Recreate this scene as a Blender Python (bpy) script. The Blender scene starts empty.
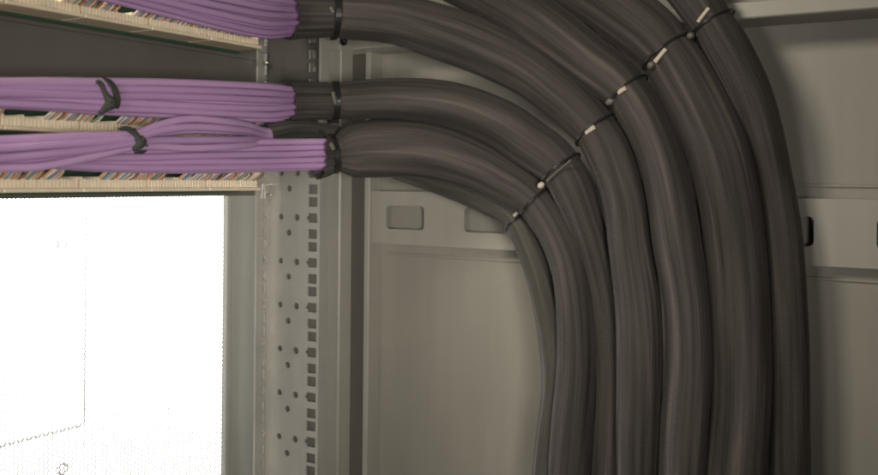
import bpy, math, random
from mathutils import Vector, Matrix
from mathutils.geometry import tessellate_polygon
random.seed(7)
SC = bpy.context.scene
COL = SC.collection

# ------------------------------------------------------------------ camera
W0, H0, FPX = 878.0, 475.0, 955.0          # photograph size and focal length in its pixels
PX0, PY0 = 439.0, 179.0                    # principal point (the picture is a crop)
TH = math.radians(31.3); RO = math.radians(0.5)
Fv = Vector((-math.sin(TH), math.cos(TH), 0))
R0 = Vector((math.cos(TH), math.sin(TH), 0)); U0 = Vector((0, 0, 1))
Rv = R0 * math.cos(RO) + U0 * math.sin(RO)
Uv = U0 * math.cos(RO) - R0 * math.sin(RO)
cam = bpy.data.cameras.new('camera'); camo = bpy.data.objects.new('camera', cam); COL.objects.link(camo)
camo.matrix_world = Matrix(((Rv.x, Uv.x, -Fv.x, 0), (Rv.y, Uv.y, -Fv.y, 0), (Rv.z, Uv.z, -Fv.z, 0), (0, 0, 0, 1)))
cam.sensor_width = 36; cam.lens = 36 * FPX / W0; cam.shift_y = -(H0 / 2 - PY0) / W0
cam.clip_start = 0.01; cam.clip_end = 50
cam.dof.use_dof = True; cam.dof.focus_distance = 0.93; cam.dof.aperture_fstop = 9.0
SC.camera = camo

def ray(px, py):
    return Fv + Rv * ((px - PX0) / FPX) - Uv * ((py - PY0) / FPX)
def PY(px, py, y):                         # pixel -> point on a plane parallel to the side panel
    d = ray(px, py); return d * (y / d.y)
def PX(px, py, x):                         # pixel -> point on a plane parallel to the front of the cabinet
    d = ray(px, py); return d * (x / d.x)

# ------------------------------------------------------------------ world, lamps, exposure
w = bpy.data.worlds.new('World'); SC.world = w; w.use_nodes = True
bg = w.node_tree.nodes['Background']; bg.inputs[0].default_value = (1.0, 0.93, 0.82, 1); bg.inputs[1].default_value = 0.018
def area(name, loc, target, sx, sy, power, col):
    l = bpy.data.lights.new(name, 'AREA'); l.shape = 'RECTANGLE'; l.size = sx; l.size_y = sy
    l.energy = power; l.color = col
    o = bpy.data.objects.new(name, l); COL.objects.link(o); o.location = loc
    o.rotation_euler = (Vector(target) - Vector(loc)).to_track_quat('-Z', 'Y').to_euler()
    return o
area('room_lamp', (-0.66, -0.30, 0.62), (-0.25, 0.85, 0.0), 0.30, 0.24, 7.6, (1.0, 0.91, 0.76))
area('work_lamp', (-0.27, -0.30, 0.04), (-0.42, 0.8, 0.04), 0.20, 0.16, 1.7, (1.0, 0.95, 0.84))  # added fill with no real source, lifts terminal strips and purple cables
rear = area('rear_room_lamp', (0.28, -0.18, -0.06), (-0.66, 0.80, -0.06), 0.22, 0.18, 0.80, (1.0, 0.94, 0.84))  # unseen added fill, beam narrowed to lighten the post and strips
rear.data.spread = math.radians(50)
area('aisle_lamp', (-1.0, 1.45, 0.15), (-2.0, 1.45, 0.15), 2.6, 0.3, 300.0, (1.0, 0.99, 0.96))
SC.view_settings.view_transform = 'Standard'; SC.view_settings.look = 'None'
SC.view_settings.exposure = -0.12; SC.view_settings.gamma = 1.0; SC.view_settings.use_curve_mapping = False
SC.render.engine = 'CYCLES'
SC.cycles.use_denoising = True
SC.cycles.max_bounces = 8
SC.cycles.sample_clamp_indirect = 4.0
SC.cycles.filter_width = 1.9

# ------------------------------------------------------------------ materials
def newmat(name):
    m = bpy.data.materials.new(name); m.use_nodes = True
    nt = m.node_tree; b = nt.nodes['Principled BSDF']
    return m, nt, b
def rgba(c): return (c[0], c[1], c[2], 1)
def paint(name, c, rough=0.5, metal=0.0, vary=0.06, scale=9.0, bump=0.02, spec=0.5, fine=900):
    m, nt, b = newmat(name); N, L = nt.nodes, nt.links
    tc = N.new('ShaderNodeTexCoord'); n1 = N.new('ShaderNodeTexNoise'); n1.inputs['Scale'].default_value = scale
    n1.inputs['Detail'].default_value = 6
    L.new(tc.outputs['Object'], n1.inputs['Vector'])
    ramp = N.new('ShaderNodeValToRGB')
    ramp.color_ramp.elements[0].position = 0.3; ramp.color_ramp.elements[1].position = 0.7
    ramp.color_ramp.elements[0].color = rgba([x * (1 - vary) for x in c]); ramp.color_ramp.elements[1].color = rgba([min(1, x * (1 + vary)) for x in c])
    L.new(n1.outputs['Fac'], ramp.inputs['Fac'])
    mp = N.new('ShaderNodeMapping'); mp.inputs['Scale'].default_value = (70, 70, 5); L.new(tc.outputs['Object'], mp.inputs['Vector'])
    n3 = N.new('ShaderNodeTexNoise'); n3.inputs['Scale'].default_value = 1; n3.inputs['Detail'].default_value = 5; L.new(mp.outputs['Vector'], n3.inputs['Vector'])
    m3 = N.new('ShaderNodeMapRange'); m3.inputs['From Min'].default_value = 0.35; m3.inputs['From Max'].default_value = 0.75; m3.inputs['To Min'].default_value = 1.0; m3.inputs['To Max'].default_value = 1 - vary * 1.6
    L.new(n3.outputs['Fac'], m3.inputs['Value'])
    n4 = N.new('ShaderNodeTexNoise'); n4.inputs['Scale'].default_value = 210; n4.inputs['Detail'].default_value = 2; L.new(tc.outputs['Object'], n4.inputs['Vector'])
    m4 = N.new('ShaderNodeMapRange'); m4.inputs['From Min'].default_value = 0.68; m4.inputs['From Max'].default_value = 0.80; m4.inputs['To Min'].default_value = 1.0; m4.inputs['To Max'].default_value = 1 + vary * 2.5
    L.new(n4.outputs['Fac'], m4.inputs['Value'])
    mm = N.new('ShaderNodeMath'); mm.operation = 'MULTIPLY'; L.new(m3.outputs[0], mm.inputs[0]); L.new(m4.outputs[0], mm.inputs[1])
    vm = N.new('ShaderNodeVectorMath'); vm.operation = 'SCALE'; L.new(ramp.outputs['Color'], vm.inputs[0]); L.new(mm.outputs[0], vm.inputs['Scale'])
    L.new(vm.outputs['Vector'], b.inputs['Base Color'])
    b.inputs['Roughness'].default_value = rough; b.inputs['Metallic'].default_value = metal
    b.inputs['Specular IOR Level'].default_value = spec
    n2 = N.new('ShaderNodeTexNoise'); n2.inputs['Scale'].default_value = fine; L.new(tc.outputs['Object'], n2.inputs['Vector'])
    bp = N.new('ShaderNodeBump'); bp.inputs['Strength'].default_value = bump * 5; bp.inputs['Distance'].default_value = 0.0004
    L.new(n2.outputs['Fac'], bp.inputs['Height']); L.new(bp.outputs['Normal'], b.inputs['Normal'])
    mr = N.new('ShaderNodeMapRange'); mr.inputs['To Min'].default_value = rough * 0.85; mr.inputs['To Max'].default_value = min(1, rough * 1.15)
    L.new(n1.outputs['Fac'], mr.inputs['Value']); L.new(mr.outputs['Result'], b.inputs['Roughness'])
    return m
STEEL = paint('powder_coated_steel', (0.345, 0.325, 0.283), 0.48, vary=0.05, bump=0.03)
STEEL2 = paint('grey_profile_steel', (0.39, 0.37, 0.325), 0.42, vary=0.04)
ZINC = paint('zinc_plated_rail', (0.43, 0.415, 0.38), 0.45, metal=0.25, vary=0.06, scale=25)
FRAMEM = paint('grey_frame_steel', (0.24, 0.24, 0.22), 0.5)
DOORM = paint('door_steel', (0.42, 0.42, 0.40), 0.5)
RAIL_SHADE = paint('dark_grey_steel', (0.055, 0.052, 0.047), 0.5)  # shade on a stretch of rail, put into the colour
BLANK = paint('blank_panel_grey', (0.13, 0.122, 0.107), 0.45, vary=0.04)
GAP_SHADE = paint('dark_rubber', (0.10, 0.090, 0.075), 0.95, spec=0.05)  # shade of the gap beside the post, put into the colour
HOLE_SHADE = paint('dark_zinc_profile', (0.15, 0.145, 0.13), 0.6)  # shade inside the rail holes, put into the colour
PCB = paint('green_circuit_board', (0.03, 0.075, 0.045), 0.5)
CREAM = paint('cream_plastic', (0.88, 0.76, 0.57), 0.4, vary=0.05, scale=60)
TIE = paint('dark_nylon', (0.02, 0.02, 0.02), 0.3, spec=0.6)
VELCRO = paint('dark_hook_tape', (0.05, 0.055, 0.045), 0.8, bump=0.2, fine=1500)
GLINT = paint('pale_nylon', (0.60, 0.53, 0.42), 0.25)  # pale tie ends, and glints painted along the straps
GREYN = paint('grey_nylon', (0.16, 0.15, 0.13), 0.35)  # dull tie heads, and fainter painted glints on the dark straps
CHROME = paint('bright_zinc', (0.85, 0.83, 0.78), 0.2, metal=0.9)
BLACKS = paint('black_screw', (0.02, 0.02, 0.02), 0.3, metal=0.5)
WHITE = paint('white_paint', (0.85, 0.85, 0.84), 0.6, vary=0.01)
GROOVE = paint('grey_joint_seal', (0.12, 0.12, 0.11), 0.9)
WIRES = [paint('wire_' + n, c, 0.4) for n, c in (('orange', (0.72, 0.42, 0.27)), ('blue', (0.26, 0.33, 0.44)), ('white', (0.75, 0.70, 0.62)), ('green', (0.22, 0.30, 0.20)), ('brown', (0.30, 0.15, 0.08)))]

def purple_mat():
    m, nt, b = newmat('purple_cable_jacket'); N, L = nt.nodes, nt.links
    oi = N.new('ShaderNodeObjectInfo'); tc = N.new('ShaderNodeTexCoord')
    ns = N.new('ShaderNodeTexNoise'); ns.inputs['Scale'].default_value = 14; L.new(tc.outputs['Object'], ns.inputs['Vector'])
    ad = N.new('ShaderNodeMath'); ad.operation = 'MULTIPLY_ADD'; ad.inputs[1].default_value = 0.6
    L.new(oi.outputs['Random'], ad.inputs[0]); 
    ml = N.new('ShaderNodeMath'); ml.operation = 'MULTIPLY'; ml.inputs[1].default_value = 0.4; L.new(ns.outputs['Fac'], ml.inputs[0])
    L.new(ml.outputs[0], ad.inputs[2])
    r = N.new('ShaderNodeValToRGB'); r.color_ramp.elements[0].color = (0.42, 0.25, 0.48, 1); r.color_ramp.elements[1].color = (0.58, 0.37, 0.61, 1)
    L.new(ad.outputs[0], r.inputs['Fac']); L.new(r.outputs['Color'], b.inputs['Base Color'])
    b.inputs['Roughness'].default_value = 0.42
    return m
PURPLE = purple_mat()

def sleeve_mat(name='braided_sleeve', tint=(1, 1, 1)):
    m, nt, b = newmat(name); N, L = nt.nodes, nt.links
    uv = N.new('ShaderNodeUVMap'); uv.uv_map = 'UVMap'
    sp = N.new('ShaderNodeSeparateXYZ'); L.new(uv.outputs['UV'], sp.inputs[0])
    oi = N.new('ShaderNodeObjectInfo')
    def math_(op, a, bb, c=None):
        n = N.new('ShaderNodeMath'); n.operation = op
        for i, v in enumerate((a, bb, c)):
            if v is None: continue
            if isinstance(v, (int, float)): n.inputs[i].default_value = v
            else: L.new(v, n.inputs[i])
        return n.outputs[0]
    sd = math_('MULTIPLY', oi.outputs['Random'], 37.0)
    def streak(ku, kv, off):
        c = N.new('ShaderNodeCombineXYZ')
        L.new(math_('MULTIPLY', sp.outputs['X'], ku), c.inputs[0]); L.new(math_('MULTIPLY', sp.outputs['Y'], kv), c.inputs[1])
        L.new(math_('ADD', sd, off), c.inputs[2])
        n = N.new('ShaderNodeTexNoise'); n.inputs['Scale'].default_value = 1; n.inputs['Detail'].default_value = 3
        L.new(c.outputs[0], n.inputs['Vector']); return n.outputs['Fac']
    s1 = streak(120, 4.0, 0); s2 = streak(330, 7.0, 9.1); s3 = streak(40, 9.0, 21.7)
    r1 = N.new('ShaderNodeValToRGB'); e = r1.color_ramp.elements
    e[0].position = 0.34; e[0].color = (0.038, 0.034, 0.030, 1); e[1].position = 0.66; e[1].color = (0.104, 0.088, 0.079, 1)
    k = e.new(0.5); k.color = (0.062, 0.054, 0.047, 1)
    k = e.new(0.58); k.color = (0.068, 0.057, 0.058, 1)
    for q in e: q.color = (q.color[0] * tint[0], q.color[1] * tint[1], q.color[2] * tint[2], 1)
    L.new(s1, r1.inputs['Fac'])
    r2 = N.new('ShaderNodeMapRange'); r2.inputs['From Min'].default_value = 0.3; r2.inputs['From Max'].default_value = 0.7
    r2.inputs['To Min'].default_value = 0.72; r2.inputs['To Max'].default_value = 1.25; L.new(s2, r2.inputs['Value'])
    r3 = N.new('ShaderNodeMapRange'); r3.inputs['From Min'].default_value = 0.3; r3.inputs['From Max'].default_value = 0.7
    r3.inputs['To Min'].default_value = 0.82; r3.inputs['To Max'].default_value = 1.15; L.new(s3, r3.inputs['Value'])
    kk = 2 * math.pi / 0.0044
    a = math_('SINE', math_('MULTIPLY', math_('ADD', sp.outputs['X'], sp.outputs['Y']), kk), None)
    c = math_('SINE', math_('MULTIPLY', math_('SUBTRACT', sp.outputs['X'], sp.outputs['Y']), kk), None)
    wv = math_('MULTIPLY', a, c)
    wf = math_('MULTIPLY_ADD', wv, 0.10, 1.0)
    f = math_('MULTIPLY', math_('MULTIPLY', r2.outputs[0], r3.outputs[0]), wf)
    mx = N.new('ShaderNodeMix'); mx.data_type = 'RGBA'; mx.blend_type = 'MULTIPLY'; mx.inputs[0].default_value = 1
    L.new(r1.outputs['Color'], mx.inputs[6])
    cc = N.new('ShaderNodeCombineColor'); 
    for i in range(3): L.new(f, cc.inputs[i])
    L.new(cc.outputs[0], mx.inputs[7]); L.new(mx.outputs[2], b.inputs['Base Color'])
    b.inputs['Roughness'].default_value = 0.7; b.inputs['Specular IOR Level'].default_value = 0.3
    b.inputs['Sheen Weight'].default_value = 0.05; b.inputs['Sheen Roughness'].default_value = 0.4
    bp = N.new('ShaderNodeBump'); bp.inputs['Strength'].default_value = 0.35; bp.inputs['Distance'].default_value = 0.0006
    h = math_('ADD', wv, math_('MULTIPLY', s2, 0.7))
    L.new(h, bp.inputs['Height']); L.new(bp.outputs['Normal'], b.inputs['Normal'])
    return m
SLEEVE = sleeve_mat()
SLEEVE_GREY = sleeve_mat('grey_green_sleeve', (1.35, 1.46, 1.38))

# ------------------------------------------------------------------ mesh helpers
def link(name, me, mat, parent=None):
    o = bpy.data.objects.new(name, me); COL.objects.link(o)
    if mat is not None:
        for mm in (mat if isinstance(mat, (list, tuple)) else [mat]): me.materials.append(mm)
    if parent is not None:
        o.parent = parent; o.matrix_parent_inverse = Matrix.Translation(-parent.location)
    return o
def tag(o, label=None, cat=None, group=None, kind=None):
    for k, v in (('label', label), ('category', cat), ('group', group), ('kind', kind)):
        if v: o[k] = v
    return o
def empty(name, loc, label, cat, group=None, kind=None):
    o = bpy.data.objects.new(name, None); COL.objects.link(o); o.location = loc; o.empty_display_size = 0.02
    return tag(o, label, cat, group, kind)

class MB:
    def __init__(s): s.v = []; s.f = []; s.mi = []; s.uv = []; s.smooth = []
    def add(s, vs, fs, mi=0, smooth=False):
        b = len(s.v); s.v += [tuple(p) for p in vs]
        for f in fs: s.f.append([b + i for i in f]); s.mi.append(mi); s.smooth.append(smooth)
    def box(s, x0, x1, y0, y1, z0, z1, mi=0, c=0.0):
        """box with chamfered long edges (c) along every edge ring in z"""
        if c <= 0:
            vs = [(x, y, z) for z in (z0, z1) for y in (y0, y1) for x in (x0, x1)]
            s.add(vs, [(0, 2, 3, 1), (4, 5, 7, 6), (0, 1, 5, 4), (2, 6, 7, 3), (0, 4, 6, 2), (1, 3, 7, 5)], mi); return
        rings = []
        for z, i in ((z0, c), (z0 + c, 0), (z1 - c, 0), (z1, c)):
            k = c if i == 0 else c
            X0, X1, Y0, Y1 = x0 + i, x1 - i, y0 + i, y1 - i
            q = c if i == 0 else c * 0.5
            rings.append([(X0 + q, Y0, z), (X1 - q, Y0, z), (X1, Y0 + q, z), (X1, Y1 - q, z), (X1 - q, Y1, z), (X0 + q, Y1, z), (X0, Y1 - q, z), (X0, Y0 + q, z)])
        vs = sum(rings, []); fs = []
        for r in range(3):
            for j in range(8):
                k = (j + 1) % 8; fs.append((r * 8 + j, r * 8 + k, r * 8 + 8 + k, r * 8 + 8 + j))
        fs.append(tuple(range(7, -1, -1))); fs.append(tuple(range(24, 32)))
        s.add(vs, fs, mi)
    def obox(s, c, ax, ay, az, hx, hy, hz, mi=0):
        c = Vector(c); vs = []
        for k in (-1, 1):
            for j in (-1, 1):
                for i in (-1, 1): vs.append(c + ax * (i * hx) + ay * (j * hy) + az * (k * hz))
        s.add(vs, [(0, 2, 3, 1), (4, 5, 7, 6), (0, 1, 5, 4), (2, 6, 7, 3), (0, 4, 6, 2), (1, 3, 7, 5)], mi)
    def tube(s, pts, r, n=8, mi=0, cap=True):
        fr = frames(pts); vs = []; m = len(pts)
        for i, (p, (t, a, b)) in enumerate(zip(pts, fr)):
            rr = r[i] if isinstance(r, (list, tuple)) else r
            for k in range(n):
                an = 2 * math.pi * k / n; vs.append(p + a * (rr * math.cos(an)) + b * (rr * math.sin(an)))
        fs = [(i * n + k, i * n + (k + 1) % n, (i + 1) * n + (k + 1) % n, (i + 1) * n + k) for i in range(m - 1) for k in range(n)]
        s.add(vs, fs, mi, True)
        if cap: s.add([vs[k] for k in range(n)], [tuple(range(n - 1, -1, -1))], mi); s.add([vs[(m - 1) * n + k] for k in range(n)], [tuple(range(n))], mi)
    def plate(s, outline, holes, to3, nrm, th, mi=0, edge=True):
        """flat plate with through holes; outline/holes are 2D loops, to3 maps 2D to the front face, nrm*th is the thickness"""
        loops = [[Vector((p[0], p[1], 0)) for p in outline]] + [[Vector((p[0], p[1], 0)) for p in h] for h in holes]
        tris = tessellate_polygon(loops); flat = [p for l in loops for p in l]
        a = [to3(p.x, p.y) for p in flat]; bb = [p + nrm * th for p in a]; n = len(a)
        s.add(a + bb, [tuple(t) for t in tris] + [(t[2] + n, t[1] + n, t[0] + n) for t in tris], mi)
        st = 0
        for li, l in enumerate(loops):
            m = len(l)
            if li or edge:
                vs = [a[st + i] for i in range(m)] + [bb[st + i] for i in range(m)]
                s.add(vs, [(i, (i + 1) % m, m + (i + 1) % m, m + i) for i in range(m)], mi)
            st += m
    def build(s, name, mat, parent=None):
        me = bpy.data.meshes.new(name); me.from_pydata(s.v, [], s.f); me.update()
        for p, mi, sm in zip(me.polygons, s.mi, s.smooth): p.material_index = mi; p.use_smooth = sm
        return link(name, me, mat, parent)

def catmull(ctrl, per=8):
    """smooth list of tuples of equal length"""
    out = []; n = len(ctrl)
    for i in range(n - 1):
        p0, p1, p2, p3 = ctrl[max(i - 1, 0)], ctrl[i], ctrl[i + 1], ctrl[min(i + 2, n - 1)]
        for k in range(per):
            t = k / per
            out.append(tuple(0.5 * (2 * b + (c - a) * t + (2 * a - 5 * b + 4 * c - d) * t * t + (3 * b - a - 3 * c + d) * t ** 3) for a, b, c, d in zip(p0, p1, p2, p3)))
    out.append(tuple(ctrl[-1])); return out
def frames(pts):
    n = len(pts); T = [(pts[min(i + 1, n - 1)] - pts[max(i - 1, 0)]).normalized() for i in range(n)]
    a = T[0].cross(Vector((0, 1, 0.013))); a.normalize(); out = []
    for t in T:
        a = (a - t * a.dot(t)).normalized(); out.append((t, a, t.cross(a).normalized()))
    return out
def circ(cx, cy, r, n=10): return [(cx + r * math.cos(2 * math.pi * k / n), cy + r * math.sin(2 * math.pi * k / n)) for k in range(n)]
def rrect(x0, x1, y0, y1, r, n=4):
    out = []
    for cx, cy, a0 in ((x1 - r, y1 - r, 0), (x0 + r, y1 - r, 90), (x0 + r, y0 + r, 180), (x1 - r, y0 + r, 270)):
        for k in range(n + 1):
            a = math.radians(a0 + 90 * k / n); out.append((cx + r * math.cos(a), cy + r * math.sin(a)))
    return out

# ------------------------------------------------------------------ the aisle in front of the cabinet (seen through the door)
aw = MB(); aw.box(-2.06, -2.0, 0.1, 2.9, -1.35, 0.45)
wall = tag(aw.build('aisle_wall', WHITE), kind='structure')
c0 = PX(84, 424, -2.0); c1 = PX(84, 215, -2.0); c2 = PX(-60, 452, -2.0)
g = MB(); g.box(-2.0, -1.996, c0.y - 0.0014, c0.y + 0.0014, c0.z, c1.z); g.build('panel_joint', GROOVE, wall)
g = MB(); g.box(-2.0, -1.996, 0.9, c0.y - 0.0045, c0.z - 0.0018, c0.z + 0.0018); g.build('panel_joint', GROOVE, wall)
for q in ((62, 243), (62, 468)):
    c = PX(*q, -2.0); g = MB()
    ri = [c + Vector((0.004, 0.013 * math.cos(a), 0.013 * math.sin(a))) for a in [2 * math.pi * k / 14 for k in range(15)]]
    g.tube(ri, 0.0025, 6, cap=False); g.build('bolt_cap', GROOVE, wall)

# ------------------------------------------------------------------ cabinet
D = 0.91                                   # side panel
cab = empty('server_cabinet', (-0.2, D, -0.75), 'beige grey steel equipment cabinet with slotted side bracket and drilled mounting rail', 'cabinet')
Zb, Zt = -0.75, 0.42
sp = MB()
sp.box(-0.772, 0.62, D, D + 0.02, Zb, Zt)
# shallow folds in the sheet above and below the bracket
bt0 = PY(372, 191, D - 0.018); bb0 = PY(372, 243, D - 0.018)
zt_, zb_ = bt0.z, bb0.z
side = sp.build('side_panel', STEEL, cab)
for z in (zt_ + 0.0115, zb_ - 0.0125):
    f = MB(); f.box(-0.62, 0.62, D - 0.0022, D - 0.0001, z - 0.0016, z + 0.0016, c=0.0007); f.build('fold', STEEL, side)

# slotted bracket
br = MB(); y0 = D - 0.018
xl, xr = PY(370.5, 215, y0).x, 0.60
s0, s1 = PY(386, 218, y0).x, PY(424, 218, y0).x; per = PY(464, 218, y0).x - s0
zc0 = PY(405, 206, y0).z; zc1 = PY(405, 229.5, y0).z
holes = []
k = 0
while s1 + k * per < xr - 0.01:
    holes.append(rrect(s0 + k * per, s1 + k * per, zc1, zc0, 0.0045)); k += 1
nt_ = 0.004
outl = [(xr, zb_), (xr, zt_), (xl, zt_)]
for zz in (zt_ - 0.006, zb_ + 0.012):
    outl += [(xl, zz + 0.003), (xl - nt_, zz + 0.0015), (xl - nt_, zz - 0.0015), (xl, zz - 0.003)]
outl += [(xl, zb_)]
br.plate(outl, holes, lambda a, b: Vector((a, y0, b)), Vector((0, 1, 0)), 0.0025)
br.box(xl, xr, y0 + 0.0025, D - 0.0004, zt_ - 0.002, zt_ - 0.0002)
br.box(xl, xr, y0 + 0.0025, D - 0.0004, zb_ + 0.0002, zb_ + 0.002)
br.build('slotted_bracket', STEEL2, cab)

# depth beam above
y0 = 0.857
ba = PY(330, 51, y0); bt = PY(330, 37.5, y0)
beam = MB(); beam.box(-0.755, 0.62, y0, D - 0.0005, ba.z, bt.z, c=0.0012)
beam = beam.build('support_beam', STEEL2, cab)
for q, r in (((344, 41.5), 0.0046),):
    c = PY(*q, 0.826); m = MB()
    prof = [(r, 0), (r, -0.0018), (r * 0.75, -0.003), (r * 0.45, -0.0032), (r * 0.4, -0.0015), (0.0002, -0.0014)]
    n = 14; vs = [c + Vector((rr * math.cos(2 * math.pi * j / n), yy, rr * math.sin(2 * math.pi * j / n))) for rr, yy in prof for j in range(n)]
    m.add(vs, [(i * n + j, i * n + (j + 1) % n, (i + 1) * n + (j + 1) % n, (i + 1) * n + j) for i in range(len(prof) - 1) for j in range(n)], smooth=True)
    m.build('screw', BLACKS, beam)

# upright post behind the mounting rail
xp = PY(339, 300, 0.83).x
yp2 = PX(351.5, 300, xp).y
post = MB(); post.box(-0.745, xp, 0.83, yp2, Zb, Zt, c=0.0015); post.build('frame_post', STEEL2, cab)
xs0 = PY(364.5, 300, 0.888).x; xs1 = PY(369.5, 300, 0.888).x
m = MB(); m.box(-0.68, PX(353.5, 45, xp + 0.002).x, 0.826, 0.8298, PY(330, 51, 0.826).z, PY(330, 38.5, 0.826).z, c=0.0008); m.build('beam_end_plate', STEEL2, cab)
m = MB(); m.box(-0.755, xs0 - 0.0005, D - 0.016, D - 0.0003, Zb, Zt); m.build('seal_strip', GAP_SHADE, cab)  # dark strip standing for shade between post and panel edge
m = MB(); m.box(xs0, xs1, 0.886, D - 0.0003, Zb, zt_ + 0.3, c=0.0008); m.build('panel_edge_flange', STEEL2, cab)

# mounting rail: side plate with round and square holes, front flange with square holes
UH = 0.04445; yr = 0.744
xa = PY(266.5, 300, yr).x; xb = PY(318.3, 300, yr).x
zr = PY(312, 218, yr).z
xh = [PY(p, 217, yr).x for p in (281, 297, 289)]
xq0, xq1 = PY(308.2, 217, yr).x, PY(317.0, 217, yr).x
rail = MB()
hq = 0.0047
def sq(x0, x1, z, notch=0.0):
    if not notch: return [(x0, z - hq), (x1, z - hq), (x1, z + hq), (x0, z + hq)]
    return [(x0, z - hq), (x1, z - hq), (x1, z + hq), (x0, z + hq), (x0, z + 0.002), (x0 - notch, z + 0.0012), (x0 - notch, z - 0.0012), (x0, z - 0.002)]
nu0, nu1 = -13, 10
yf0 = PX(256, 300, xa).y
for n in range(nu0, nu1):
    z = zr + n * UH
    hs = [sq(xq0, xq1, z - 0.015875), sq(xq0, xq1, z, 0.0022), sq(xq0, xq1, z + 0.015875),
          circ(xh[0], z, 0.0032), circ(xh[1], z, 0.0035), circ(xh[2], z - 0.0155, 0.0033)]
    rail.plate([(xa, z - UH / 2), (xb, z - UH / 2), (xb, z + UH / 2), (xa, z + UH / 2)], hs, lambda a, b: Vector((a, yr, b)), Vector((0, 1, 0)), 0.002, edge=False)
rail.box(xb - 0.0001, xb + 0.0012, yr - 0.0004, yr + 0.013, zr + (nu0 - .5) * UH, zr + (nu1 - .5) * UH)
rail = rail.build('mounting_rail', ZINC, cab)
fl = MB()
for n in range(nu0, nu1):
    z = zr + n * UH
    hs = [sq(yr - 0.0062, yr - 0.0022, z + q) for q in (-0.015875, 0.015875)] + [[(yr - 0.0062, z - hq), (yr - 0.0022, z - hq), (yr - 0.0022, z - 0.002), (yr - 0.0008, z), (yr - 0.0022, z + 0.002), (yr - 0.0022, z + hq), (yr - 0.0062, z + hq)]]
    fl.plate([(yf0, z - UH / 2), (yr - 0.0001, z - UH / 2), (yr - 0.0001, z + UH / 2), (yf0, z + UH / 2)], hs, lambda a, b: Vector((xa, a, b)), Vector((-1, 0, 0)), 0.0022, edge=True)
fl.build('rail_flange', ZINC, rail)
lin = MB(); lin.box(xa + 0.001, xb - 0.0003, yr + 0.005, yr + 0.011, zr + (nu0 - .5) * UH, zr + (nu1 - .5) * UH); lin.box(xa + 0.0002, xa + 0.0009, yr + 0.0021, yr + 0.011, zr + (nu0 - .5) * UH, zr + (nu1 - .5) * UH); lin.build('inner_profile', HOLE_SHADE, rail)  # dark backing added so the rail holes look shaded

# front frame beside the door
xd = -0.765
yfr = PX(234, 300, xd + 0.006).y
m = MB(); m.box(xd + 0.0062, -0.692, yfr - 0.006, 0.855, Zb, Zt, c=0.001); m.build('front_frame', FRAMEM, cab)

# ------------------------------------------------------------------ front door
yd1 = PX(222, 300, xd).y
door = empty('front_door', (xd, yd1, Zb), 'perforated steel front door with bright aisle light shining through', 'door')
m = MB(); m.box(xd - 0.0008, xd + 0.006, yd1 + 0.0005, yfr, Zb, 0.1, c=0.001); m.build('door_frame', DOORM, door)
pit = 0.0051; rin = pit * 0.505; row = pit * math.sqrt(3) / 2
ph = MB(); nz = int(0.62 / pit); ny = int(0.74 / row)
vs = []; fs = []
for i in range(ny):
    yc = yd1 - (i + 0.05) * row
    for j in range(nz):
        zc = 0.005 - (j + (0.5 if i % 2 else 0)) * pit
        b = len(vs)
        for rr, xx in ((pit / math.sqrt(3), 0.0), (rin, 0.0), (rin, -0.0012)):
            for k in range(6):
                a = math.radians(60 * k)
                vs.append((xd + xx, yc + rr * math.cos(a), zc + rr * math.sin(a)))
        for k in range(6):
            l = (k + 1) % 6
            fs.append((b + k, b + l, b + 6 + l, b + 6 + k)); fs.append((b + 6 + k, b + 6 + l, b + 12 + l, b + 12 + k))
ph.add(vs, fs); tag(ph.build('perforated_sheet', DOORM, door), kind='stuff')

# ------------------------------------------------------------------ patch panels (seen from behind)
xt = -0.615                                 # rear face of the terminal blocks
e3 = PX(257.5, 190.5, xt); yend = e3.y; zbase = e3.z
BW = 0.0668
def block_mesh():
    b = MB(); w_ = BW - 0.0012
    b.box(-0.026, 0.004, -w_, 0, 0, 0.0030, c=0.0005)                # ledge
    b.box(-0.026, -0.0035, -w_ + 0.0004, -0.0004, 0.0030, 0.0105)      # core
    nt = 20; p = w_ / nt
    for i in range(nt):
        y = -w_ + p * i
        b.box(-0.0036, 0.0, y + p * 0.07, y + p * 0.93, 0.0030, 0.0096, c=0.0003)
    for i in range(5):
        y = -w_ + (w_ - 0.0016) * i / 4
        b.box(-0.024, 0.0006, y, y + 0.0016, 0.0096, 0.0118)
    me = bpy.data.meshes.new('terminal_block'); me.from_pydata(b.v, [], b.f); me.materials.append(CREAM); return me
BLOCK = block_mesh()
xf = xa + 0.0006                            # panels are bolted in front of the flange plane
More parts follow.
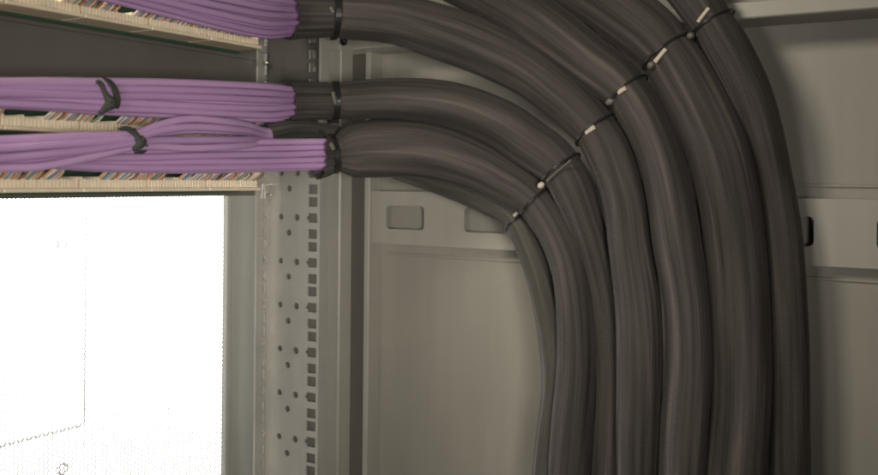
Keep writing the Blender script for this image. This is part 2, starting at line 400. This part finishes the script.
def patch_panel(row, label, end_shift=0.0, low=0.0030):
    z = zbase + row * UH
    t = empty('patch_panel', (xa, yend, z), label, 'patch panel', 'patch panels in the cabinet')
    m = MB(); z0 = z - low
    m.box(xa - 0.0045, xa - 0.0026, yend - 0.47, yf0 + 0.012, z0, z0 + UH - 0.0004); m.box(xa - 0.009, xa - 0.0046, yend - 0.46, yf0 + 0.002, z0 - 0.003, z0 + 0.006); m.build('face_plate', BLANK, t)
    m = MB(); m.box(xt - 0.0290, xt - 0.0262, yend - 0.42, yend + 0.003, z - 0.0022, z + 0.026); m.build('circuit_board', PCB, t)
    for i in range(6):
        o = bpy.data.objects.new('terminal_block', BLOCK); COL.objects.link(o); o.parent = t; o.matrix_parent_inverse = Matrix.Translation(-t.location)
        o.location = (xt, yend + end_shift - i * BW, z)
    wv = MB(); rnd = random.Random(row * 5 + 3)
    for i in range(6):
        for pq in range(4):
            yc = yend - i * BW - BW * (pq + 0.5) / 4
            order = rnd.choice([[0, 2, 1, 2, 0, 3, 2, 4], [0, 2, 3, 1, 2, 0, 2, 4], [2, 0, 2, 1, 0, 2, 4, 0]])
            if rnd.random() < 0.25: continue
            for j in range(8):
                y = yc + (j - 3.5) * 0.0018
                lean = 0.008 if j < 4 else -0.004
                tip = Vector((xt + 0.014 + rnd.uniform(0, .008), yc + lean + rnd.uniform(-.002, .002), z + 0.0265 + rnd.uniform(0, .004)))
                a = Vector((xt - 0.004, y, z + 0.0085)); bq = Vector((xt + 0.006 + rnd.uniform(0, .004), y + rnd.uniform(-.001, .001), z + 0.0145 + rnd.uniform(0, .002)))
                pts = [Vector(q) for q in catmull([tuple(a), tuple(bq), tuple(tip)], 3)]
                wv.tube(pts, 0.0011, 5, order[j], cap=False)
    tag(wv.build('wire_ends', WIRES, t), kind='stuff')
    return t
patch_panel(0, 'lowest patch panel, cream terminal strip just above the bright perforated door')
patch_panel(1, 'middle patch panel, cream terminal strip between two purple cable bundles')
patch_panel(3, 'top patch panel, cream terminal strip slanting across the upper left corner')
bl = empty('blanking_panel', (xa, yend, zbase + 2 * UH), 'plain dark grey blanking panel between top and middle patch panels', 'panel')
m = MB(); z0 = zbase + 2 * UH - 0.0030
m.box(xa - 0.0045, xa - 0.0026, yend - 0.47, yf0 + 0.012, z0, z0 + UH - 0.0004); m.box(xa - 0.009, xa - 0.0046, yend - 0.46, yf0 + 0.002, z0 - 0.003, z0 + 0.006); m.build('face_plate', BLANK, bl)
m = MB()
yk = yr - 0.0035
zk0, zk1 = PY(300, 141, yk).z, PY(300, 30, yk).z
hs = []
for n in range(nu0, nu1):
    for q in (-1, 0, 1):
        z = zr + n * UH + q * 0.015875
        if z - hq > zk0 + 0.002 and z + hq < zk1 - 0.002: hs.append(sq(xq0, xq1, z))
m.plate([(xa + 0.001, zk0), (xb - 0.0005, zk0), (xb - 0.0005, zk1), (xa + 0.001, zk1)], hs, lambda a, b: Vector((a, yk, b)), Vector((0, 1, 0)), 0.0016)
m.build('side_bracket', RAIL_SHADE, bl)  # dark plate laid over the rail, standing for its shaded stretch

# cage nuts with bright clips
def cage_nut(px, py, label):
    c = PX(px, py, xa + 0.003)
    t = empty('cage_nut', c, label, 'cage nut', 'cage nuts on the rail flange')
    X, Y, Z = Vector((1, 0, 0)), Vector((0, 1, 0)), Vector((0, 0, 1))
    m = MB(); m.obox(c + Z * 0.0075, X, Y, Z, 0.0012, 0.0055, 0.0008); m.obox(c + Z * 0.005 - Y * 0.0045, X, Y, Z, 0.0011, 0.0009, 0.003)
    m.build('clip', CHROME, t)
    m = MB(); m.obox(c - Z * 0.003 - Y * 0.004, X, (Y + Z * -0.15).normalized(), (Z + Y * 0.15).normalized(), 0.0024, 0.0014, 0.0042); m.build('nut_body', CHROME, t)
    m = MB(); m.tube([c + Y * 0.0025 - Z * 0.003 + X * q for q in (-0.002, 0.004, 0.0055)], [0.0016, 0.0016, 0.0008], 10); m.build('screw_end', CHROME, t)
cage_nut(262.5, 60, 'bright metal cage nut below the end of the top terminal strip')
cage_nut(266, 192, 'bright metal cage nut at the end of the lowest terminal strip')

# ------------------------------------------------------------------ sleeved bundles
ZB = 0.825                                  # distance of the bundles' plane in front of the camera (parallel to the panel)
def ydepth(px, dy):
    ks = [(200, 0.60), (260, 0.655), (287, 0.688), (312, 0.712), (335, 0.730), (370, 0.752), (410, 0.778), (460, 0.801), (520, ZB), (1000, ZB)]
    for (a, b), (c, d) in zip(ks, ks[1:]):
        if px <= c: return b + (d - b) * max(0, (px - a)) / (c - a) + dy * min(1, max(0, (px - 260) / 90))
    return ZB + dy
def bundle_path(ctrl, dy):
    out = []
    for c in ctrl:
        px, py, r = c[:3]; y = ydepth(px, dy(px, py) if callable(dy) else dy)
        p = PY(px, py, y); dep = p.dot(Fv)
        out.append((p.x, p.y, p.z, r * dep / FPX))
    sm = catmull(out, 10)
    # even resampling
    pts = [Vector(s[:3]) for s in sm]; rad = [s[3] for s in sm]
    L = [0]
    for a, b in zip(pts, pts[1:]): L.append(L[-1] + (b - a).length)
    n = int(L[-1] / 0.0045); P = []; Rr = []; j = 0
    for i in range(n + 1):
        t = L[-1] * i / n
        while j < len(L) - 2 and L[j + 1] < t: j += 1
        q = (t - L[j]) / max(1e-9, L[j + 1] - L[j]); P.append(pts[j].lerp(pts[j + 1], q)); Rr.append(rad[j] + (rad[j + 1] - rad[j]) * q)
    return P, Rr
def sleeve(parent, P, Rr, seed, ncab=13, lump=0.06, pleat_to=0.0, mouth=False, mat=None):
    rnd = random.Random(seed); fr = frames(P); NS = 96
    amp = [rnd.uniform(0.3, 1.25) for _ in range(ncab)]; off = [rnd.uniform(-.28, .28) for _ in range(ncab)]
    wl = [rnd.uniform(5, 16) for _ in range(ncab)]; phs = [rnd.uniform(0, 6.3) for _ in range(ncab)]
    tw = rnd.uniform(-0.8, 0.8); ell = rnd.uniform(0.02, 0.06); ep = rnd.uniform(0, 6)
    vs = []; uv = []; s = 0; ra = sum(Rr) / len(Rr)
    for i, (p, (t, a, b), r) in enumerate(zip(P, fr, Rr)):
        if i: s += (P[i] - P[i - 1]).length
        cab = [2 * math.pi * (c + off[c] + 0.10 * math.sin(wl[c] * s + phs[c])) / ncab + tw * s * 3 for c in range(ncab)]
        fade = 1.0
        pl = max(0.0, 1 - s / pleat_to) if pleat_to else 0.0
        for k in range(NS):
            th = 2 * math.pi * k / NS
            best = 0
            for c in range(ncab):
                d = (th - cab[c] + math.pi) % (2 * math.pi) - math.pi
                if abs(d) < 0.34: best = max(best, amp[c] * (0.75 + 0.25 * math.sin(wl[c] * 0.8 * s + c)) * (1 - (d / 0.34) ** 2))
            rr = r * (1 - lump * 0.7 + lump * best + ell * math.cos(2 * th + ep + s * 4))
            rr *= 1 + 0.012 * math.sin(s * 31 + 3 * th + seed) + 0.008 * math.sin(s * 57 - 2 * th)
            if pl: rr *= 1 + 0.05 * pl * math.sin(th * 17 + 2 * math.sin(th * 3 + seed))
            if mouth and s < 0.012: rr *= 1 + 0.06 * (1 - s / 0.012) * (0.4 + 0.6 * math.sin(th * 4 + seed))
            q = p + a * (rr * math.cos(th)) + b * (rr * math.sin(th))
            if mouth and i < 2: q = q + t * 0.0009 * (math.sin(th * 7 + 1.3 * seed) + math.sin(th * 17 + seed)) * (1 - i * .6)
            vs.append(q)
        uv.append(s)
    m = len(P); fs = []; uvs = []
    for i in range(m - 1):
        for k in range(NS):
            l = (k + 1) % NS
            fs.append((i * NS + k, i * NS + l, (i + 1) * NS + l, (i + 1) * NS + k))
            cf = 2 * math.pi * ra / NS
            uvs += [(k * cf, uv[i]), ((k + 1) * cf, uv[i]), ((k + 1) * cf, uv[i + 1]), (k * cf, uv[i + 1])]
    me = bpy.data.meshes.new('sleeve'); me.from_pydata([tuple(v) for v in vs], [], fs); me.update()
    lay = me.uv_layers.new(name='UVMap')
    flat = [c for p in uvs for c in p]; lay.data.foreach_set('uv', flat)
    me.polygons.foreach_set('use_smooth', [True] * len(me.polygons))
    return link('sleeve', me, mat or SLEEVE, parent)

def cables(parent, lanes, r=0.0031):
    """each lane is a list of (px, py, x-plane)"""
    for ln in lanes:
        pts = [Vector(q) for q in catmull([tuple(PX(*c)) for c in ln], 6)]
        m = MB(); m.tube(pts, r, 10); m.build('cable', PURPLE, parent)

GRP = 'sleeved cable bundles'
BUN = {}
TIEPX = {'A': (513, 218), 'B': (534, 201), 'C': (561, 170), 'D': (597, 131), 'E': (628, 92), 'F': (667, 53), 'G': (712, 22)}
def bundle(key, ctrl, label, seed, dy=0.0, **kw):
    P, Rr = bundle_path(ctrl, dy)
    q = PY(*TIEPX[key], ydepth(TIEPX[key][0], 0)); i0 = min(range(len(P)), key=lambda i: (P[i] - q).length)
    Rr = [r * (1 - 0.075 * math.exp(-((p - P[i0]).length / 0.013) ** 2)) for p, r in zip(P, Rr)]
    t = empty('cable_bundle', P[0], label, 'cable bundle', GRP)
    sleeve(t, P, Rr, seed, **kw); BUN[key] = (t, P, Rr); return t

A = bundle('A', [(265, 136, 11), (300, 132, 12.5), (345, 143, 14), (400, 162, 18), (450, 181, 17), (488, 201, 14.5), (513, 219, 12.5), (531, 255, 13), (544, 297, 14), (553, 345, 15), (555, 390, 15), (549, 440, 15), (544, 490, 15), (540, 560, 15)],
           'thinnest, paler grey sleeved bundle, innermost of the curve beside the grey panel', 3, dy=lambda px, py: 0.034 if px < 470 else 0.034 - 0.016 * min(1, (px - 470) / 60), ncab=8, lump=0.05, mat=SLEEVE_GREY)
B = bundle('B', [(319, 155, 23.5), (327, 155, 20), (335, 154, 16.5), (341, 153, 20), (352, 151, 26), (372, 149, 28), (420, 150, 28.5), (462, 161, 26), (500, 179, 23), (535, 202, 19.5), (561, 244, 17), (573, 288, 18.5), (577, 354, 19.5), (572, 432, 20.5), (569, 475, 20.5), (566, 560, 20.5)],
           'black braided sleeve bundle fed by the lowest purple cables, second from the inside', 11, dy=0.006, pleat_to=0.05, mouth=True)
C = bundle('C', [(286, 101, 20), (300, 101, 19.5), (325, 101, 19), (335, 101, 17), (345, 101, 19.5), (396, 99, 21), (450, 105, 23.5), (497, 122, 25), (529, 143, 25), (562, 170, 24), (586, 226, 19.5), (600, 277, 18.5), (609, 330, 18.5), (612, 385, 18.5), (610, 441, 19), (608, 480, 19), (606, 560, 19)],
           'sleeved bundle fed by the middle purple cables, curving under the grey gap', 23, dy=lambda px, py: 0.0 if py < 180 else min(0.022, (py - 180) / 100 * 0.022), pleat_to=0.06, mouth=True)
Dd = bundle('D', [(286, 13, 25), (300, 13, 24.5), (325, 13, 24), (335, 13, 22.5), (346, 14, 25), (396, 19, 26), (446, 34, 28), (494, 53, 28), (540, 78, 27), (596, 130, 25), (622, 190, 22.5), (630, 245, 22.5), (638, 304, 24), (640, 366, 24), (638, 428, 23), (637, 475, 22), (635, 560, 22)],
           'sleeved bundle fed by the top purple cables, fourth from the inside of the curve', 37, pleat_to=0.06, mouth=True)
E = bundle('E', [(360, -64, 29), (430, -36, 29.5), (480, -13, 29.5), (522, 11, 29), (556, 35, 28), (590, 62, 26), (628, 93, 25), (655, 142, 23.5), (669, 192, 24), (677, 242, 24.5), (686, 304, 22.5), (688, 366, 22.5), (684, 428, 23), (682, 475, 22.5), (680, 560, 22.5)],
           'sleeved bundle coming from the top edge, third from the outside of the curve', 41, dy=-0.002)
F = bundle('F', [(430, -105, 28), (500, -65, 28), (560, -29, 30), (622, 12, 30), (667, 53, 29), (709, 131, 30), (726, 190, 30), (733, 240, 30), (738, 304, 30), (740, 385, 29), (735, 475, 30), (732, 560, 30)],
           'thickest sleeved bundle, second from the outside of the curve', 53, dy=lambda px, py: 0.018 * min(1, max(0, (py - 90) / 140)))
G = bundle('G', [(500, -150, 24), (570, -110, 24), (640, -60, 24), (686, -14, 24), (719, 34, 24), (746, 86, 23), (761, 131, 22), (771, 177, 21.5), (780, 232, 21.5), (785, 304, 21.5), (787, 385, 22), (787, 475, 22), (786, 560, 22)],
           'outermost sleeved bundle casting a soft shadow on the beige side panel', 67, dy=lambda px, py: 0.008 + 0.032 * min(1, max(0, (py - 50) / 130)))

# ------------------------------------------------------------------ purple cables entering the sleeves
rc = random.Random(5)
def parallel(center_path, rows, cols, hpx, xbase, dx, jit=1.0, rend=1.0):
    """stacked cables following a pixel centre line, rows down, cols away from the camera"""
    lanes = []
    for c in range(cols):
        for r in range(rows):
            o = (r - (rows - 1) / 2 + (0.5 if c % 2 else 0)) / max(1, rows - 1)
            ln = []
            ph = rc.uniform(0, 6.28); am = rc.uniform(0.3, 1.3) * jit; xj = rc.uniform(-.002, .002)
            for i, (px, py) in enumerate(center_path):
                sc = 1.0 if i < len(center_path) - 2 else rend
                w_ = am * math.sin(px / 60.0 + ph)
                bulge = -0.5 * (o * 2) ** 2
                sc *= min(1.0, 0.68 + 0.32 * max(0, px) / 220)
                ln.append((px, py + o * hpx * sc + w_, xbase(px) - c * dx + 0.004 * bulge + xj - (r % 2) * 0.0042 * (1 - min(1.0, max(0, px) / 240)) + rc.uniform(-.0006, .0006)))
            lanes.append(ln)
    return lanes
xb_ = lambda px: -0.574 - 0.0085 * min(1, max(0, px - 255) / 33) if px > 240 else -0.574 - 0.006 * (240 - px) / 240
cables(Dd, parallel([(-60, -52), (20, -38), (100, -24), (160, -11), (220, 2), (265, 11), (292, 13), (305, 13)], 6, 3, 41, xb_, 0.0062, rend=0.85))
cables(C, parallel([(-60, 92), (0, 92), (50, 93), (104, 95), (160, 96.5), (220, 99), (268, 101), (292, 101), (305, 101)], 5, 3, 30, xb_, 0.0062, jit=0.9, rend=0.85))
# lower row: the straight group that enters the second sleeve
lanes = []
for i in range(10):
    o = i % 5; back = i // 5
    yr_ = 141 + o * 6.2 + (2 if back else 0)
    ln = []
    for px in (-60, 0, 50, 100, 150, 200, 250, 290, 322, 332):
        t = max(0.0, min(1.0, px / 200.0)); t = t * t * (3 - 2 * t)
        y0_ = 164 - (4 - o) * 2.6; 
        py = y0_ + (yr_ + (322 - px) * 0.018 - y0_) * t
        py = py + rc.uniform(-.5, .5)
        if px > 300: py = 155 + (py - 155) * 0.95
        x_ = -0.579 + 0.0135 * max(0, px - 285) / 45.0 - back * 0.006 - abs(o - 2.0) * 0.0008 - (o % 2) * 0.0025
        ln.append((px, py, x_))
    lanes.append(ln)
cables(B, lanes)
# lower row: the tied group that arches up and disappears behind
lanes = []
for i in range(7):
    o = i % 4; back = i // 4
    yl = [140, 148, 158, 168][o] + back * 4
    yt = [134, 138, 143, 147][o] + back * 2
    ya = [119, 127, 140, 148][o] + back * 3
    ye = [129, 133, 139, 143][o] + back
    x_ = -0.571 - back * 0.006 + (0.002 if o in (1, 2) else 0)
    ln = [(-60, yl + 2, x_ - 0.004), (0, yl, x_ - 0.003), (45, yl * .8 + yt * .2 + (2 if o > 2 else -1), x_), (95, yl * .25 + yt * .75 + o * 1.2, x_ + 0.001), (133, yt, x_ + 0.001), (160, yt * .45 + ya * .55 - 1, x_), (190, ya, x_), (225, ya * .75 + ye * .25, x_), (248, ye * .6 + ya * .4, x_ - 0.006), (266, 136 + (ye - 136) * .75, -0.586), (290, 133 + (ye - 137) * .5, -0.586)]
    lanes.append(ln)
cables(A, lanes)

# ------------------------------------------------------------------ ties
def near(P, q):
    return min(range(len(P)), key=lambda i: (P[i] - q).length)
def strap(parent, c, t, r, mat, wid=0.0042, th=0.0013, squash=None, name='strap'):
    a = t.cross(Vector((0, 0, 1)) if abs(t.z) < .9 else Vector((1, 0, 0))).normalized(); b = t.cross(a).normalized(); n = 40
    vs = []; fs = []
    for k in range(n):
        an = 2 * math.pi * k / n; d = a * math.cos(an) + b * math.sin(an)
        rr = r * (1 + 0.012 * math.sin(3 * an))
        for q, s in ((0, -1), (0, 1), (1, 1), (1, -1)):
            vs.append(c + d * (rr + q * th) + t * (s * wid / 2 * (0.8 if q else 1)))
    for k in range(n):
        l = (k + 1) % n
        for j in range(4): fs.append((k * 4 + j, k * 4 + (j + 1) % 4, l * 4 + (j + 1) % 4, l * 4 + j))
    m = MB(); m.add(vs, fs, smooth=False); return m.build(name, mat, parent)
def head(parent, p0, p1, y, hw, mat, name, depth=0.002):
    """small block lying along the line between two pixels, on a plane in front of the bundle"""
    a = PY(*p0, y); b = PY(*p1, y); ax = (b - a); L = ax.length; ax.normalize()
    ay = Vector((0, -1, 0)); az = ax.cross(ay).normalized()
    m = MB(); c = (a + b) / 2
    hw *= 0.68; depth *= 0.6
    m.obox(c, ax, az, ay, L / 2, hw, depth); m.obox(c + ay * depth, ax, az, ay, L / 2 * .8, hw * .7, depth * .4)
    return m.build(name, mat, parent)
def knob(parent, p0, p1, y, r, mat):
    a = PY(*p0, y); b = PY(*p1, y); d = (b - a).normalized(); L = (b - a).length / 2; c = (a + b) / 2
    ks = [-1.0, -0.8, -0.4, 0, 0.4, 0.8, 1.0]
    m = MB(); m.tube([c + d * (L * k) for k in ks], [max(0.0003, r * math.sqrt(max(0, 1 - k * k))) for k in ks], 12); return m.build('head', mat, parent)
def bundle_tie(key, px, py, label, heads, grow=1.03, mat=TIE, wid=0.0023, group='cable ties across the curve'):
    t, P, Rr = BUN[key]
    q = PY(px, py, ydepth(px, 0)); i = near(P, q); tan = (P[min(i + 2, len(P) - 1)] - P[max(i - 2, 0)]).normalized()
    o = empty('cable_tie', P[i], label, 'cable tie', group)
    strap(o, P[i], tan, Rr[i] * grow, mat, wid)
    for (a, b, hw, mm, nm, lift) in heads:
        if nm == 'head' and mm is not TIE: knob(o, a, b, P[i].y - Rr[i] * lift, hw * 0.85, mm)
        else: head(o, a, b, P[i].y - Rr[i] * lift, hw, mm, nm)
    return o
bundle_tie('A', 513, 218, 'cable tie around the thinnest bundle, at the lower end of the tie line', [((514, 216), (521, 208.5), 0.0022, GLINT, 'tail', 1.0)])  # pale piece is a painted glint where the strap catches light
bundle_tie('B', 534, 201, 'dark cable tie knotted over the bundle above the slotted bracket', [((517, 207), (528, 204), 0.004, TIE, 'head', 0.75)])
bundle_tie('C', 561, 170, 'cable tie with round pale end and thin light strap on the third bundle', [((538, 187.5), (544, 183), 0.0036, GLINT, 'head', 0.75), ((547, 181), (571, 160), 0.0010, GREYN, 'tail', 1.06)])
bundle_tie('D', 597, 131, 'cable tie with one short pale dash in the middle of the tie line', [((585.5, 133), (595, 127), 0.0026, GLINT, 'tail', 1.02)])
bundle_tie('E', 628, 92, 'cable tie with two dull grey blocks, on the third bundle from outside', [((606, 104), (614, 99), 0.0038, GREYN, 'head', 0.85), ((618, 93), (626, 88), 0.0026, GLINT, 'tail', 1.03)])
bundle_tie('F', 667, 53, 'cable tie with the longest pale dash, on the thickest bundle', [((648, 68), (654, 62), 0.0036, GREYN, 'head', 0.9), ((655, 62), (666, 49), 0.0024, GLINT, 'tail', 1.03)])
bundle_tie('G', 712, 22, 'topmost cable tie with a pale round head and dash, near the top edge', [((687, 38), (694, 33.5), 0.0036, GREYN, 'head', 0.95), ((698, 22), (709, 8), 0.0020, GLINT, 'tail', 1.04)])
NG = 'ties closing the sleeve mouths'
bundle_tie('B', 334.5, 154, 'dark tie pinching the mouth of the lowest sleeve', [((331, 143), (334, 150), 0.0022, GREYN, 'tail', 1.1)], grow=1.07, wid=0.0065, group=NG)  # grey piece stands for a small glint on the dark strap
bundle_tie('C', 335, 101, 'dark tie around the middle sleeve next to its purple cables', [((333, 92), (336, 104), 0.002, GREYN, 'tail', 1.12), ((328, 122), (338, 121), 0.003, TIE, 'head', 0.2)], grow=1.07, wid=0.0065, group=NG)
bundle_tie('D', 335, 13, 'dark tie around the top sleeve beside the light beam', [((331, 7), (334, 13), 0.002, GREYN, 'tail', 1.12), ((331, 38), (336, 37), 0.003, TIE, 'head', 0.2)], grow=1.07, wid=0.0065, group=NG)

def wrap(center, xs, radx, rady, path, label):
    """dark hook tape round loose purple cables with a knot and a short tail given as pixels"""
    c = PX(*center, xs - 0.006)
    o = empty('cable_wrap', c, label, 'cable wrap', 'dark wraps on the purple cables')
    n = 36; vs = []; fs = []
    for k in range(n):
        an = 2 * math.pi * k / n
        for q, s in ((0, -1), (0, 1), (0.0013, 1), (0.0013, -1)):
            vs.append(c + Vector(((radx + q) * math.cos(an), s * 0.0028 + 0.004 * math.sin(an) * -1, (rady + q) * math.sin(an))))
    for k in range(n):
        l = (k + 1) % n
        for j in range(4): fs.append((k * 4 + j, k * 4 + (j + 1) % 4, l * 4 + (j + 1) % 4, l * 4 + j))
    m = MB(); m.add(vs, fs); m.build('strap', VELCRO, o)
    pts = [Vector(q) for q in catmull([tuple(PX(a, b, xs + 0.006)) for a, b, r in path], 5)]
    rr = [q[0] for q in catmull([(r * 0.00078,) for a, b, r in path], 5)]
    m = MB(); m.tube(pts, rr, 10); m.build('knot', VELCRO, o)
    return o
wrap((105, 95), -0.578, 0.0120, 0.0118, [(97, 82, 2.0), (101, 84, 2.4), (106, 95, 2.8), (111, 103, 5.5), (106, 108, 3.5), (100, 114, 2.0)], 'dark wrap with a knot round the middle row of purple cables')
wrap((134, 141), -0.572, 0.0105, 0.0085, [(119, 129, 1.5), (127, 128.5, 2.6), (134, 133, 3.2), (138, 140, 5.0), (140, 142, 6.5), (134, 150, 2.4)], 'dark hooked wrap gathering the loose lower purple cables')
